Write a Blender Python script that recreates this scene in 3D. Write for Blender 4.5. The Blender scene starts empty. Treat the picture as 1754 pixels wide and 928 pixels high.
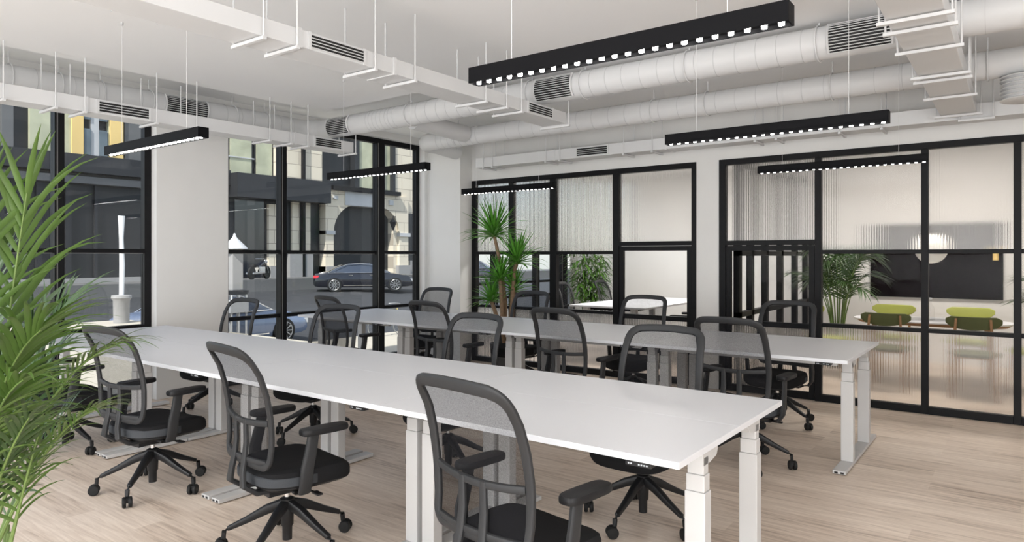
import bpy, math, random
from mathutils import Vector, Matrix
R = math.radians
PI = math.pi
S = bpy.context.scene
COL = S.collection
random.seed(7)

# ---------------------------------------------------------------- camera
CAMH = 1.5; YAW = R(36.71); FPX = 24/36*1754; HZ = 438.0
cd = bpy.data.cameras.new('camera'); cam = bpy.data.objects.new('camera', cd); COL.objects.link(cam)
cd.lens = 24; cd.sensor_width = 36; cd.sensor_fit = 'HORIZONTAL'; cd.shift_y = (HZ-464)/1754
cd.clip_start = .05; cd.clip_end = 300
cam.location = (0, 0, CAMH); cam.rotation_euler = (R(90), 0, YAW)
S.camera = cam
# ---------------------------------------------------------------- world, sun, area lights, exposure
w = bpy.data.worlds.new('world'); S.world = w; w.use_nodes = True
wn = w.node_tree.nodes; bg = wn['Background']
sky = wn.new('ShaderNodeTexSky'); sky.sky_type = 'NISHITA'; sky.sun_disc = False
sky.sun_elevation = R(48); sky.sun_rotation = R(200); sky.altitude = 50
mixw = wn.new('ShaderNodeMix'); mixw.data_type = 'RGBA'; mixw.inputs[0].default_value = .55
w.node_tree.links.new(sky.outputs[0], mixw.inputs[6]); mixw.inputs[7].default_value = (3.2, 3.3, 3.4, 1)
w.node_tree.links.new(mixw.outputs[2], bg.inputs[0]); bg.inputs[1].default_value = .30
def light(name, kind, loc, energy, color=(1, 1, 1), rot=None, direction=None, size=None, sizey=None):
    l = bpy.data.lights.new(name, kind); l.energy = energy; l.color = color
    o = bpy.data.objects.new(name, l); COL.objects.link(o); o.location = loc
    if direction: o.rotation_euler = Vector(direction).to_track_quat('-Z', 'Y').to_euler()
    if rot: o.rotation_euler = rot
    if kind == 'AREA':
        l.shape = 'RECTANGLE'; l.size = size; l.size_y = sizey or size
    return o
sun = light('sun', 'SUN', (0, 0, 20), 6.0, (1, .96, .9), direction=(-.30, .80, -1.05)); sun.data.angle = R(1)
light('fill_back', 'AREA', (-2.2, -3.2, 1.05), 300, (.95, .975, 1), direction=(0, 1, .42), size=7.5, sizey=1.8)  # added low fill behind the camera, in front of a solid wall
light('overhead_fill', 'AREA', (-1.6, -1.3, 3.12), 175, (.95, .975, 1), direction=(0, .45, -1), size=6.5, sizey=2.4)  # added downward fill behind the camera, stands for no real fixture
light('daylight_right', 'AREA', (4.3, -.4, 1.3), 215, (.95, .975, 1), direction=(-1, .4, .3), size=4.4, sizey=2.4)
light('meeting_room_fill', 'AREA', (-.8, 9.2, 2.95), 62, (1, .93, .85), rot=(0, 0, 0), size=1.6, sizey=.8)  # fill added so the meeting room stays bright behind its glass
light('study_room_fill', 'AREA', (-4.6, 9.4, 2.95), 95, (1, .98, .95), rot=(0, 0, 0), size=1.6, sizey=.8)  # fill added to brighten the left glass room, no fixture modelled
vs = S.view_settings
vs.view_transform = 'Standard'; vs.look = 'None'; vs.exposure = .25; vs.gamma = 1; vs.use_curve_mapping = False

# ---------------------------------------------------------------- materials
MATS = {}
def principled(name, color, rough=.5, metal=0, spec=.5, noise=0, nscale=8, bump=0, bscale=200):
    m = bpy.data.materials.new(name); m.use_nodes = True
    nt = m.node_tree; b = nt.nodes['Principled BSDF']
    b.inputs['Base Color'].default_value = (*color, 1); b.inputs['Roughness'].default_value = rough
    b.inputs['Metallic'].default_value = metal; b.inputs['Specular IOR Level'].default_value = spec
    tc = nt.nodes.new('ShaderNodeTexCoord')
    if noise:
        n = nt.nodes.new('ShaderNodeTexNoise'); n.inputs['Scale'].default_value = nscale; n.inputs['Detail'].default_value = 4
        nt.links.new(tc.outputs['Object'], n.inputs['Vector'])
        mx = nt.nodes.new('ShaderNodeMix'); mx.data_type = 'RGBA'
        mx.inputs[6].default_value = (*[c*(1-noise) for c in color], 1)
        mx.inputs[7].default_value = (*[min(1, c*(1+noise)) for c in color], 1)
        nt.links.new(n.outputs[0], mx.inputs[0]); nt.links.new(mx.outputs[2], b.inputs['Base Color'])
    if bump:
        n = nt.nodes.new('ShaderNodeTexNoise'); n.inputs['Scale'].default_value = bscale
        nt.links.new(tc.outputs['Object'], n.inputs['Vector'])
        bp = nt.nodes.new('ShaderNodeBump'); bp.inputs['Strength'].default_value = bump; bp.inputs['Distance'].default_value = .002
        nt.links.new(n.outputs[0], bp.inputs['Height']); nt.links.new(bp.outputs[0], b.inputs['Normal'])
    MATS[name] = m
    return m
white_paint = principled('white_paint', (.80, .80, .80), .6, noise=.015, nscale=3)
ceiling_paint = principled('ceiling_paint', (.87, .87, .87), .7, noise=.01, nscale=2)
wall_paint = principled('wall_paint', (.75, .74, .72), .7, noise=.03, nscale=4, bump=.15, bscale=60)
duct_white = principled('duct_white', (.68, .68, .68), .45, noise=.015, nscale=5)
duct_seam = principled('duct_seam', (.55, .55, .55), .6)
slot_black = principled('slot_black', (.012, .012, .012), .7)
frame_black = principled('frame_black', (.009, .009, .010), .45, spec=.15)
frame_edge = principled('frame_edge', (.30, .30, .30), .35, metal=.6)
desk_white = principled('desk_white', (.73, .735, .76), .38, noise=.006, nscale=5)
desk_edge = principled('desk_edge', (.82, .82, .84), .45)
leg_white = principled('leg_white', (.56, .55, .54), .4, noise=.01)
plastic_black = principled('plastic_black', (.012, .012, .013), .42, spec=.35, bump=.08, bscale=500)
plastic_grey = principled('plastic_grey', (.027, .0275, .029), .48, spec=.3, bump=.08, bscale=500)
pad_black = principled('pad_black', (.010, .010, .011), .5, spec=.3)
fabric_seat = principled('fabric_seat', (.012, .012, .013), .9, spec=.2, noise=.25, nscale=300, bump=.4, bscale=700)
fabric_seat_lit = principled('fabric_seat_lit', (.060, .064, .070), .9, spec=.2, noise=.2, nscale=300, bump=.4, bscale=700)  # seat fabric in a lighter tone, light painted into the colour
chrome = principled('chrome', (.8, .8, .8), .12, metal=1)
rubber = principled('rubber', (.010, .010, .010), .6, spec=.3)
grey_plastic = principled('grey_plastic', (.5, .52, .55), .4)
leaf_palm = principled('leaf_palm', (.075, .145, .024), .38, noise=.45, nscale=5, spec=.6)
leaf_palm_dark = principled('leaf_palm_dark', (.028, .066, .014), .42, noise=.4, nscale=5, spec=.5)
leaf_yucca = principled('leaf_yucca', (.085, .27, .03), .35, noise=.5, nscale=7, spec=.5)
leaf_bamboo = principled('leaf_bamboo', (.07, .17, .02), .45, noise=.4, nscale=9)
stem_green = principled('stem_green', (.13, .20, .05), .5, noise=.3, nscale=12)
bark = principled('bark', (.23, .15, .09), .85, noise=.45, nscale=40, bump=.8, bscale=90)
pot_dark = principled('pot_dark', (.05, .05, .05), .5)
soil = principled('soil', (.04, .028, .02), .95, noise=.4, nscale=60)
wood = principled('wood', (.33, .17, .07), .45, noise=.2, nscale=12)
olive = principled('olive', (.40, .43, .10), .8, noise=.08, nscale=40)
olive_dark = principled('olive_dark', (.085, .095, .03), .8, noise=.1, nscale=40)
screen = principled('screen', (.006, .004, .005), .15, spec=.04)
globe_white = principled('globe_white', (.85, .84, .78), .3)
carpet = principled('carpet', (.36, .30, .25), .8, noise=.1, nscale=30)
# outside
paving = principled('paving', (.42, .38, .31), .85, noise=.12, nscale=3)
asphalt = principled('asphalt', (.034, .035, .038), .75, noise=.25, nscale=1.5)
kerb = principled('kerb', (.12, .118, .115), .8, noise=.1)
dark_shop = principled('dark_shop', (.010, .011, .013), .5, noise=.2, nscale=.4)
dark_band = principled('dark_band', (.017, .018, .021), .6, noise=.15, nscale=.5)
mid_band = principled('mid_band', (.13, .13, .13), .6, noise=.2, nscale=.5)
blind_cream = principled('blind_cream', (.46, .46, .32), .5, noise=.45, nscale=1.3)
yellow_panel = principled('yellow_panel', (.78, .56, .22), .6, noise=.2, nscale=.8)
glass_blue = principled('glass_blue', (.12, .15, .17), .15, noise=.6, nscale=1.2)
granite = principled('granite', (.30, .29, .28), .8, noise=.15, nscale=1)
sign_grey = principled('sign_grey', (.50, .50, .50), .6, noise=.1, nscale=2)
leaf_far = principled('leaf_far', (.10, .20, .04), .7)
car_black = principled('car_black', (.008, .009, .014), .12, spec=.8)
car_blue = principled('car_blue', (.15, .19, .28), .15, spec=.8)
car_glass = principled('car_glass', (.03, .04, .06), .05, spec=.9)
tail_red = principled('tail_red', (.75, .03, .05), .25)
bike_yellow = principled('bike_yellow', (.6, .5, .2), .4)

def stone_mat():
    m = principled('stone_block', (.72, .64, .50), .8); nt = m.node_tree; b = nt.nodes['Principled BSDF']
    tc = nt.nodes.new('ShaderNodeTexCoord'); mp = nt.nodes.new('ShaderNodeMapping')
    mp.inputs['Rotation'].default_value = (0, R(90), R(90))
    sx = nt.nodes.new('ShaderNodeSeparateXYZ'); cx = nt.nodes.new('ShaderNodeCombineXYZ')
    nt.links.new(tc.outputs['Object'], sx.inputs[0]); nt.links.new(sx.outputs['Y'], cx.inputs['X']); nt.links.new(sx.outputs['Z'], cx.inputs['Y'])
    br = nt.nodes.new('ShaderNodeTexBrick'); br.inputs['Scale'].default_value = 1
    br.inputs['Brick Width'].default_value = 1.5; br.inputs['Row Height'].default_value = .72; br.inputs['Mortar Size'].default_value = .02
    br.inputs['Color1'].default_value = (.74, .66, .52, 1); br.inputs['Color2'].default_value = (.66, .58, .46, 1); br.inputs['Mortar'].default_value = (.38, .33, .26, 1)
    nt.links.new(cx.outputs[0], br.inputs['Vector']); nt.links.new(br.outputs[0], b.inputs['Base Color'])
    return m
stone_block = stone_mat()

def floor_mat():
    m = principled('oak_planks', (.6, .47, .37), .42); nt = m.node_tree; b = nt.nodes['Principled BSDF']; L = nt.links
    tc = nt.nodes.new('ShaderNodeTexCoord')
    br = nt.nodes.new('ShaderNodeTexBrick'); br.inputs['Scale'].default_value = 1; br.offset = .37
    br.inputs['Brick Width'].default_value = 1.3; br.inputs['Row Height'].default_value = .16
    br.inputs['Mortar Size'].default_value = .0012; br.inputs['Bias'].default_value = 0
    br.inputs['Color1'].default_value = (.0, .0, .0, 1); br.inputs['Color2'].default_value = (1, 1, 1, 1); br.inputs['Mortar'].default_value = (.5, .5, .5, 1)
    L.new(tc.outputs['Object'], br.inputs['Vector'])
    mp = nt.nodes.new('ShaderNodeMapping'); mp.inputs['Scale'].default_value = (1.6, 26, 1); L.new(tc.outputs['Object'], mp.inputs[0])
    n1 = nt.nodes.new('ShaderNodeTexNoise'); n1.inputs['Scale'].default_value = 1.6; n1.inputs['Detail'].default_value = 8; n1.inputs['Roughness'].default_value = .62
    n1.inputs['Distortion'].default_value = .8
    L.new(mp.outputs[0], n1.inputs['Vector'])
    n2 = nt.nodes.new('ShaderNodeTexNoise'); n2.inputs['Scale'].default_value = 1.1; n2.inputs['Detail'].default_value = 2; L.new(tc.outputs['Object'], n2.inputs['Vector'])
    ad = nt.nodes.new('ShaderNodeMath'); ad.operation = 'MULTIPLY_ADD'; ad.inputs[1].default_value = .20
    sub = nt.nodes.new('ShaderNodeMath'); sub.operation = 'MULTIPLY_ADD'; sub.inputs[1].default_value = .25
    L.new(br.outputs[0], ad.inputs[0]); L.new(n1.outputs[0], ad.inputs[2])
    L.new(n2.outputs[0], sub.inputs[0]); L.new(ad.outputs[0], sub.inputs[2])
    cr = nt.nodes.new('ShaderNodeValToRGB'); L.new(sub.outputs[0], cr.inputs[0])
    e = cr.color_ramp.elements; e[0].position = .44; e[0].color = (.36, .265, .20, 1); e[1].position = .92; e[1].color = (.84, .72, .61, 1)
    k = e.new(.66); k.color = (.66, .54, .44, 1)
    L.new(cr.outputs[0], b.inputs['Base Color'])
    bp = nt.nodes.new('ShaderNodeBump'); bp.inputs['Strength'].default_value = .12; bp.inputs['Distance'].default_value = .002
    L.new(n1.outputs[0], bp.inputs['Height']); L.new(bp.outputs[0], b.inputs['Normal'])
    return m
oak_planks = floor_mat()

def glass_mat(name, tint, ior):
    m = bpy.data.materials.new(name); m.use_nodes = True; nt = m.node_tree; nt.nodes.clear()
    o = nt.nodes.new('ShaderNodeOutputMaterial'); mx = nt.nodes.new('ShaderNodeMixShader')
    t = nt.nodes.new('ShaderNodeBsdfTransparent'); t.inputs[0].default_value = (*tint, 1)
    g = nt.nodes.new('ShaderNodeBsdfGlossy'); g.inputs['Roughness'].default_value = .0
    f = nt.nodes.new('ShaderNodeFresnel'); f.inputs['IOR'].default_value = ior
    ge = nt.nodes.new('ShaderNodeNewGeometry'); mr = nt.nodes.new('ShaderNodeMapRange')
    mr.inputs[3].default_value = ior; mr.inputs[4].default_value = 1/ior
    nt.links.new(ge.outputs['Backfacing'], mr.inputs[0]); nt.links.new(mr.outputs[0], f.inputs['IOR'])
    nt.links.new(f.outputs[0], mx.inputs[0]); nt.links.new(t.outputs[0], mx.inputs[1]); nt.links.new(g.outputs[0], mx.inputs[2]); nt.links.new(mx.outputs[0], o.inputs[0])
    return m
window_glass = glass_mat('window_glass', (.93, .95, .96), 1.42)
clear_glass = glass_mat('clear_glass', (.97, .97, .97), 1.08)
def fluted_mat():
    m = bpy.data.materials.new('fluted_glass'); m.use_nodes = True; nt = m.node_tree; nt.nodes.clear(); L = nt.links
    o = nt.nodes.new('ShaderNodeOutputMaterial'); mx = nt.nodes.new('ShaderNodeMixShader'); mx.inputs[0].default_value = .12
    rf = nt.nodes.new('ShaderNodeBsdfRefraction'); rf.inputs['IOR'].default_value = 1.33; rf.inputs['Roughness'].default_value = .14
    rf.inputs['Color'].default_value = (.96, .95, .94, 1)
    df = nt.nodes.new('ShaderNodeBsdfTranslucent'); df.inputs['Color'].default_value = (.8, .8, .8, 1)
    tc = nt.nodes.new('ShaderNodeTexCoord'); wv = nt.nodes.new('ShaderNodeTexWave'); wv.wave_type = 'BANDS'; wv.bands_direction = 'X'
    wv.inputs['Scale'].default_value = 14; wv.inputs['Distortion'].default_value = 0
    L.new(tc.outputs['Object'], wv.inputs['Vector'])
    bp = nt.nodes.new('ShaderNodeBump'); bp.inputs['Strength'].default_value = 1; bp.inputs['Distance'].default_value = .0035
    L.new(wv.outputs[1], bp.inputs['Height']); L.new(bp.outputs[0], rf.inputs['Normal'])
    L.new(rf.outputs[0], mx.inputs[1]); L.new(df.outputs[0], mx.inputs[2])
    gl = nt.nodes.new('ShaderNodeBsdfGlossy'); gl.inputs['Roughness'].default_value = .25
    m2 = nt.nodes.new('ShaderNodeMixShader'); m2.inputs[0].default_value = .05
    L.new(mx.outputs[0], m2.inputs[1]); L.new(gl.outputs[0], m2.inputs[2]); L.new(m2.outputs[0], o.inputs[0])
    return m
fluted_glass = fluted_mat()
def mesh_fabric():
    m = bpy.data.materials.new('chair_mesh_fabric'); m.use_nodes = True; nt = m.node_tree; nt.nodes.clear(); L = nt.links
    o = nt.nodes.new('ShaderNodeOutputMaterial'); mx = nt.nodes.new('ShaderNodeMixShader')
    t = nt.nodes.new('ShaderNodeBsdfTransparent'); d = nt.nodes.new('ShaderNodeBsdfDiffuse'); d.inputs[0].default_value = (.016, .016, .018, 1)
    tc = nt.nodes.new('ShaderNodeTexCoord'); mp = nt.nodes.new('ShaderNodeMapping'); mp.inputs['Scale'].default_value = (230, 60, 230)
    n = nt.nodes.new('ShaderNodeTexNoise'); n.inputs['Scale'].default_value = 1; n.inputs['Detail'].default_value = 3
    L.new(tc.outputs['Object'], mp.inputs[0]); L.new(mp.outputs[0], n.inputs['Vector'])
    mr = nt.nodes.new('ShaderNodeMapRange'); mr.inputs[1].default_value = .3; mr.inputs[2].default_value = .7; mr.inputs[3].default_value = .38; mr.inputs[4].default_value = .60
    L.new(n.outputs[0], mr.inputs[0]); L.new(mr.outputs[0], mx.inputs[0]); L.new(t.outputs[0], mx.inputs[1]); L.new(d.outputs[0], mx.inputs[2]); L.new(mx.outputs[0], o.inputs[0])
    return m
chair_mesh = mesh_fabric()
def emis(name, color, st):
    m = bpy.data.materials.new(name); m.use_nodes = True; nt = m.node_tree; nt.nodes.clear()
    o = nt.nodes.new('ShaderNodeOutputMaterial'); e = nt.nodes.new('ShaderNodeEmission'); e.inputs[0].default_value = (*color, 1); e.inputs[1].default_value = st
    nt.links.new(e.outputs[0], o.inputs[0]); return m
lamp_black = principled('lamp_black', (.005, .005, .006), .5, spec=.08)
led_glow = emis('led_glow', (1, .97, .92), 20)

# ---------------------------------------------------------------- mesh helpers
class MB:
    def __init__(s): s.v = []; s.f = []
    def add(s, vs, fs):
        n = len(s.v); s.v += [tuple(v) for v in vs]; s.f += [tuple(i+n for i in f) for f in fs]; return s
    def box(s, x0, x1, y0, y1, z0, z1):
        return s.add([(x0,y0,z0),(x1,y0,z0),(x1,y1,z0),(x0,y1,z0),(x0,y0,z1),(x1,y0,z1),(x1,y1,z1),(x0,y1,z1)],
                     [(0,3,2,1),(4,5,6,7),(0,1,5,4),(1,2,6,5),(2,3,7,6),(3,0,4,7)])
    def tube(s, pts, r, seg=10, caps=True, r2=None):
        """r a number or a list; r2 optional second half-axis (list/number): section lies along N (default up-ish) and B"""
        pts = [Vector(p) for p in pts]; n = len(pts)
        rr = r if isinstance(r, (list, tuple)) else [r]*n
        tang = []
        for i in range(n):
            a = pts[max(0, i-1)]; b = pts[min(n-1, i+1)]; tang.append((b-a).normalized())
        up = Vector((0, 0, 1)) if abs(tang[0].z) < .9 else Vector((1, 0, 0))
        nrm = (up - up.dot(tang[0])*tang[0]).normalized()
        vs = []
        for i in range(n):
            t = tang[i]; nrm = (nrm - nrm.dot(t)*t).normalized(); b = t.cross(nrm)
            for k in range(seg):
                a = 2*PI*k/seg; vs.append(pts[i] + nrm*math.cos(a)*rr[i] + b*math.sin(a)*rr[i])
        fs = [(i*seg+k, i*seg+(k+1) % seg, (i+1)*seg+(k+1) % seg, (i+1)*seg+k) for i in range(n-1) for k in range(seg)]
        if caps: fs += [tuple(range(seg-1, -1, -1)), tuple((n-1)*seg+k for k in range(seg))]
        return s.add(vs, fs)
    def sweep(s, pts, a, b, normal, closed=False, pw=.55, seg=12):
        """section half-size a across and b along `normal` (a vector or list of vectors), rounded rectangle"""
        pts = [Vector(p) for p in pts]; n = len(pts)
        A = a if isinstance(a, (list, tuple)) else [a]*n; B = b if isinstance(b, (list, tuple)) else [b]*n
        vs = []
        for i in range(n):
            if closed: p0 = pts[(i-1) % n]; p1 = pts[(i+1) % n]
            else: p0 = pts[max(0, i-1)]; p1 = pts[min(n-1, i+1)]
            t = (p1-p0).normalized(); N = Vector(normal[i] if isinstance(normal, list) else normal)
            N = (N - N.dot(t)*t).normalized(); Q = t.cross(N)
            for k in range(seg):
                an = 2*PI*(k+.5)/seg; c = math.cos(an); d = math.sin(an)
                c = math.copysign(abs(c)**pw, c); d = math.copysign(abs(d)**pw, d)
                vs.append(pts[i] + Q*c*A[i] + N*d*B[i])
        m = n if closed else n-1
        fs = [(i*seg+k, i*seg+(k+1) % seg, ((i+1) % n)*seg+(k+1) % seg, ((i+1) % n)*seg+k) for i in range(m) for k in range(seg)]
        if not closed: fs += [tuple(range(seg-1, -1, -1)), tuple((n-1)*seg+k for k in range(seg))]
        return s.add(vs, fs)
    def lathe(s, prof, seg=20, c=(0, 0, 0), axis='z'):
        vs = []
        for (r, h) in prof:
            for k in range(seg):
                a = 2*PI*k/seg; p = (r*math.cos(a), r*math.sin(a), h)
                if axis == 'x': p = (p[2], p[0], p[1])
                elif axis == 'y': p = (p[1], p[2], p[0])
                vs.append((c[0]+p[0], c[1]+p[1], c[2]+p[2]))
        n = len(prof)
        fs = [(i*seg+k, i*seg+(k+1) % seg, (i+1)*seg+(k+1) % seg, (i+1)*seg+k) for i in range(n-1) for k in range(seg)]
        fs += [tuple(range(seg-1, -1, -1)), tuple((n-1)*seg+k for k in range(seg))]
        return s.add(vs, fs)
    def loft(s, rings, closed_ring=True, caps=True):
        m = len(rings[0]); vs = [p for r in rings for p in r]; fs = []
        for i in range(len(rings)-1):
            for k in range(m if closed_ring else m-1):
                fs.append((i*m+k, i*m+(k+1) % m, (i+1)*m+(k+1) % m, (i+1)*m+k))
        if caps and closed_ring: fs += [tuple(range(m-1, -1, -1)), tuple((len(rings)-1)*m+k for k in range(m))]
        return s.add(vs, fs)
    def prism(s, poly, axis, a0, a1):
        """poly in the plane normal to axis"""
        def P(u, v, a): return {'x': (a, u, v), 'y': (u, a, v), 'z': (u, v, a)}[axis]
        n = len(poly); vs = [P(u, v, a0) for u, v in poly] + [P(u, v, a1) for u, v in poly]
        return s.add(vs, [tuple(range(n-1, -1, -1)), tuple(range(n, 2*n))] + [(k, (k+1) % n, n+(k+1) % n, n+k) for k in range(n)])
    def build(s, name, mat, parent=None, smooth=False, bevel=0, loc=None, solid=0):
        me = bpy.data.meshes.new(name); me.from_pydata(s.v, [], s.f)
        import bmesh
        bm = bmesh.new(); bm.from_mesh(me); bmesh.ops.recalc_face_normals(bm, faces=bm.faces); bm.to_mesh(me); bm.free()
        me.materials.append(mat)
        if smooth:
            me.polygons.foreach_set('use_smooth', [True]*len(me.polygons))
            me.set_sharp_from_angle(angle=R(38))
        o = bpy.data.objects.new(name, me); COL.objects.link(o)
        if parent: o.parent = parent
        if loc: o.location = loc
        if solid: md = o.modifiers.new('solid', 'SOLIDIFY'); md.thickness = solid
        if bevel:
            md = o.modifiers.new('bevel', 'BEVEL'); md.width = bevel; md.segments = 2; md.limit_method = 'ANGLE'; md.angle_limit = R(40)
        return o
def tag(o, label, cat, group=None, kind=None):
    if label: o['label'] = label
    if cat: o['category'] = cat
    if group: o['group'] = group
    if kind: o['kind'] = kind
    return o
def thing(name, label, cat, loc=(0, 0, 0), rz=0, group=None):
    o = bpy.data.objects.new(name, None); COL.objects.link(o); o.empty_display_size = .1
    o.location = loc; o.rotation_euler = (0, 0, rz); return tag(o, label, cat, group)
def copy_tree(o, parent=None):
    c = o.copy(); COL.objects.link(c)
    if parent: c.parent = parent
    for ch in list(o.children): copy_tree(ch, c)
    return c
def struct(name, mb, mat, parent=None, **k):
    o = mb.build(name, mat, parent, **k)
    if not parent: o['kind'] = 'structure'
    return o
def bx(*a): return MB().box(*a)

# ---------------------------------------------------------------- the room
XW = -7.36; XF = -7.22; YP = 7.54; RAFT = 3.18; SLAB = 3.26
struct('floor', bx(-7.3, 4.6, -3.4, 11.9, -.12, 0), oak_planks)
# ceiling raft with a slot along the window wall, upper slab over everything
cm = MB()
cm.box(-6.53, 4.6, -3.4, 5.06, RAFT, SLAB-.002); cm.box(-4.98, 4.6, 5.06, 7.54, RAFT, SLAB-.002)
struct('ceiling', cm, ceiling_paint)
struct('ceiling_slab', bx(-7.46, 4.7, -3.5, 12.0, SLAB, SLAB+.2), ceiling_paint)
struct('ceiling_rooms', bx(-7.2, 2.0, 7.68, 11.8, 3.0, 3.1), ceiling_paint)
# window wall: piers, band over the windows
wl = MB()
wl.box(-7.46, XF, 3.488, 4.29, 0, SLAB); wl.box(-7.46, XF, 7.477, 8.2, 0, SLAB)
wl.box(-7.46, XF, -3.4, 3.488, 3.17, SLAB); wl.box(-7.46, XF, 4.29, 7.477, 3.17, SLAB)
wl.box(-7.46, XF, 8.2, 11.9, 3.0, SLAB)
struct('wall_left', wl, wall_paint)
struct('wall_right', bx(4.6, 4.75, -3.4, 7.7, 0, SLAB), wall_paint)
struct('wall_back', bx(-7.46, 4.75, -3.55, -3.4, 0, SLAB), wall_paint)
# partition wall
wp = MB()
wp.box(-7.22, -6.346, YP, 7.68, 0, SLAB); wp.box(-2.99, -2.718, YP, 7.68, 0, SLAB)
wp.box(-6.346, -2.99, YP, 7.68, 2.575, SLAB); wp.box(-2.718, 1.6, YP, 7.68, 2.575, SLAB); wp.box(1.6, 4.6, YP, 7.68, 0, SLAB)
struct('wall_front', wp, wall_paint)
struct('trim_column', bx(-6.86, -6.34, 7.28, YP, 0, RAFT), wall_paint)
struct('wall_rooms_end', bx(-7.3, 2.0, 11.75, 11.9, 0, 3.1), wall_paint)
struct('wall_meeting_back', bx(-2.55, 2.0, 11.2, 11.3, 0, 3.1), wall_paint)
struct('wall_meeting_side', bx(1.7, 1.85, 7.7, 11.2, 0, 3.1), wall_paint)

# facade windows (plane X = XW)
def facade_window(idx, y0, y1, mulls, top, rails, label):
    f = MB(); X0, X1 = XW-.05, XW+.03
    f.box(X0, X1, y0, y0+.07, 0, top); f.box(X0, X1, y1-.07, y1, 0, top)
    f.box(X0, X1, y0+.07, y1-.07, top-.07, top); f.box(X0, X1, y0+.07, y1-.07, 0, .09)
    for a, b in mulls: f.box(X0, X1+.02, a, b, .09, top-.07)
    cuts = [y0+.07] + [q for m in mulls for q in m] + [y1-.07]
    for j in range(0, len(cuts), 2):
        for (za, zb) in rails: f.box(X0, X1, cuts[j], cuts[j+1], za, zb)
    root = struct('window_%d' % idx, f, frame_black)
    zs = [.09] + [q for m in rails for q in m] + [top-.07]
    for j in range(0, len(cuts), 2):
        for q in range(0, len(zs), 2):
            MB().box(XW-.018, XW-.008, cuts[j], cuts[j+1], zs[q], zs[q+1]).build('pane', window_glass, root)
    t = MB()
    for a, b in mulls: t.box(X1+.019, X1+.024, a+.018, a+.026, .09, top-.07)
    for j in range(0, len(cuts), 2):
        for (za, zb) in rails: t.box(XW-.007, XW-.003, cuts[j], cuts[j+1], za-.008, za)
    t.build('glazing_bead', frame_edge, root)
    return root
rails = [(.745, .785), (1.53, 1.57)]
facade_window(1, -3.3, 3.488, [(-1.42, -1.35), (-.65, -.58), (.15, .22), (.98, 1.05), (1.78, 1.86), (2.584, 2.668)], 3.17, rails, '')
facade_window(2, 4.29, 7.477, [(5.04, 5.125), (6.61, 6.75)], 3.17, rails, '')
facade_window(3, 8.2, 11.7, [(9.30, 9.40), (10.57, 10.68), (11.45, 11.55)], 3.0, [(.745, .785), (1.0, 1.04), (1.53, 1.57)], '')

# glass partitions (frame front at YP)
def partition(idx, x0, x1, posts, door, rail_z=(.77, .808), mid=(1.52, 1.56), edge=(.08, .055)):
    """posts: list of (a,b) inside; door=(panel index, head z0, head z1)"""
    f = MB(); Y0, Y1 = YP-.012, YP+.07; top = 2.575
    f.box(x0, x0+edge[0], Y0, Y1, 0, top); f.box(x1-edge[1], x1, Y0, Y1, 0, top)
    f.box(x0+edge[0], x1-edge[1], Y0, Y1, 2.512, top)
    for a, b in posts: f.box(a, b, Y0, Y1, 0, 2.512)
    cuts = [x0+edge[0]] + [q for p in posts for q in p] + [x1-edge[1]]
    root_parts = []
    for j in range(0, len(cuts), 2):
        a, b = cuts[j], cuts[j+1]
        if j//2 == door[0]:
            f.box(a, b, Y0, Y1, door[1], door[2])
            root_parts.append(('fluted', a, b, door[2], 2.512))
        else:
            f.box(a, b, Y0, Y1, 0, .07); f.box(a, b, Y0, Y1, *rail_z); f.box(a, b, Y0, Y1, *mid)
            root_parts += [('fluted', a, b, mid[1], 2.512), ('clear', a, b, rail_z[1], mid[0]), ('fluted', a, b, .07, rail_z[0])]
    root = struct('window_%d' % idx, f, frame_black, bevel=.002)
    for k, a, b, z0, z1 in root_parts:
        MB().box(a, b, YP+.024, YP+.034, z0, z1).build('fluted_pane' if k == 'fluted' else 'clear_pane', fluted_glass if k == 'fluted' else clear_glass, root)
    j = door[0]*2; a, b = cuts[j]+.004, cuts[j+1]-.004; H = door[1]-.004; sw = .055
    d = MB(); yy0, yy1 = YP+.0, YP+.05
    d.box(a, a+sw, yy0, yy1, .006, H); d.box(b-sw, b, yy0, yy1, .006, H)
    d.box(a+sw, b-sw, yy0, yy1, H-.055, H); d.box(a+sw, b-sw, yy0, yy1, .006, .08); d.box(a+sw, b-sw, yy0, yy1, .735, .79)
    dr = struct('door_%d' % (idx-3), d, frame_black, bevel=.002)
    MB().box(a+sw, b-sw, YP+.024, YP+.03, .79, H-.055).build('clear_pane', clear_glass, dr)
    MB().box(a+sw, b-sw, YP+.024, YP+.034, .08, .735).build('fluted_pane', fluted_glass, dr)
    return root
partition(4, -6.346, -2.985, [(-5.673, -5.592), (-4.996, -4.895), (-4.059, -3.978)], (3, 1.62, 1.672))
partition(5, -2.718, 1.6, [(-1.71, -1.648), (-.762, -.704), (-.054, .005), (.70, .76)], (0, 1.615, 1.668), edge=(.073, .055))
# glass partition between the two rooms
cp = MB(); X0, X1 = -2.62, -2.55
for y in (7.72, 8.17, 8.75, 9.42, 10.15, 10.75, 11.15): cp.box(X0, X1, y, y+.09, 0, 3.0)
for z in (0, .80, 1.50, 2.5): cp.box(X0, X1, 7.72, 11.2, z, z+.06)
rt = struct('window_6', cp, frame_black)
MB().box(-2.59, -2.58, 7.72, 11.2, .06, 2.9).build('pane', clear_glass, rt)

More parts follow.
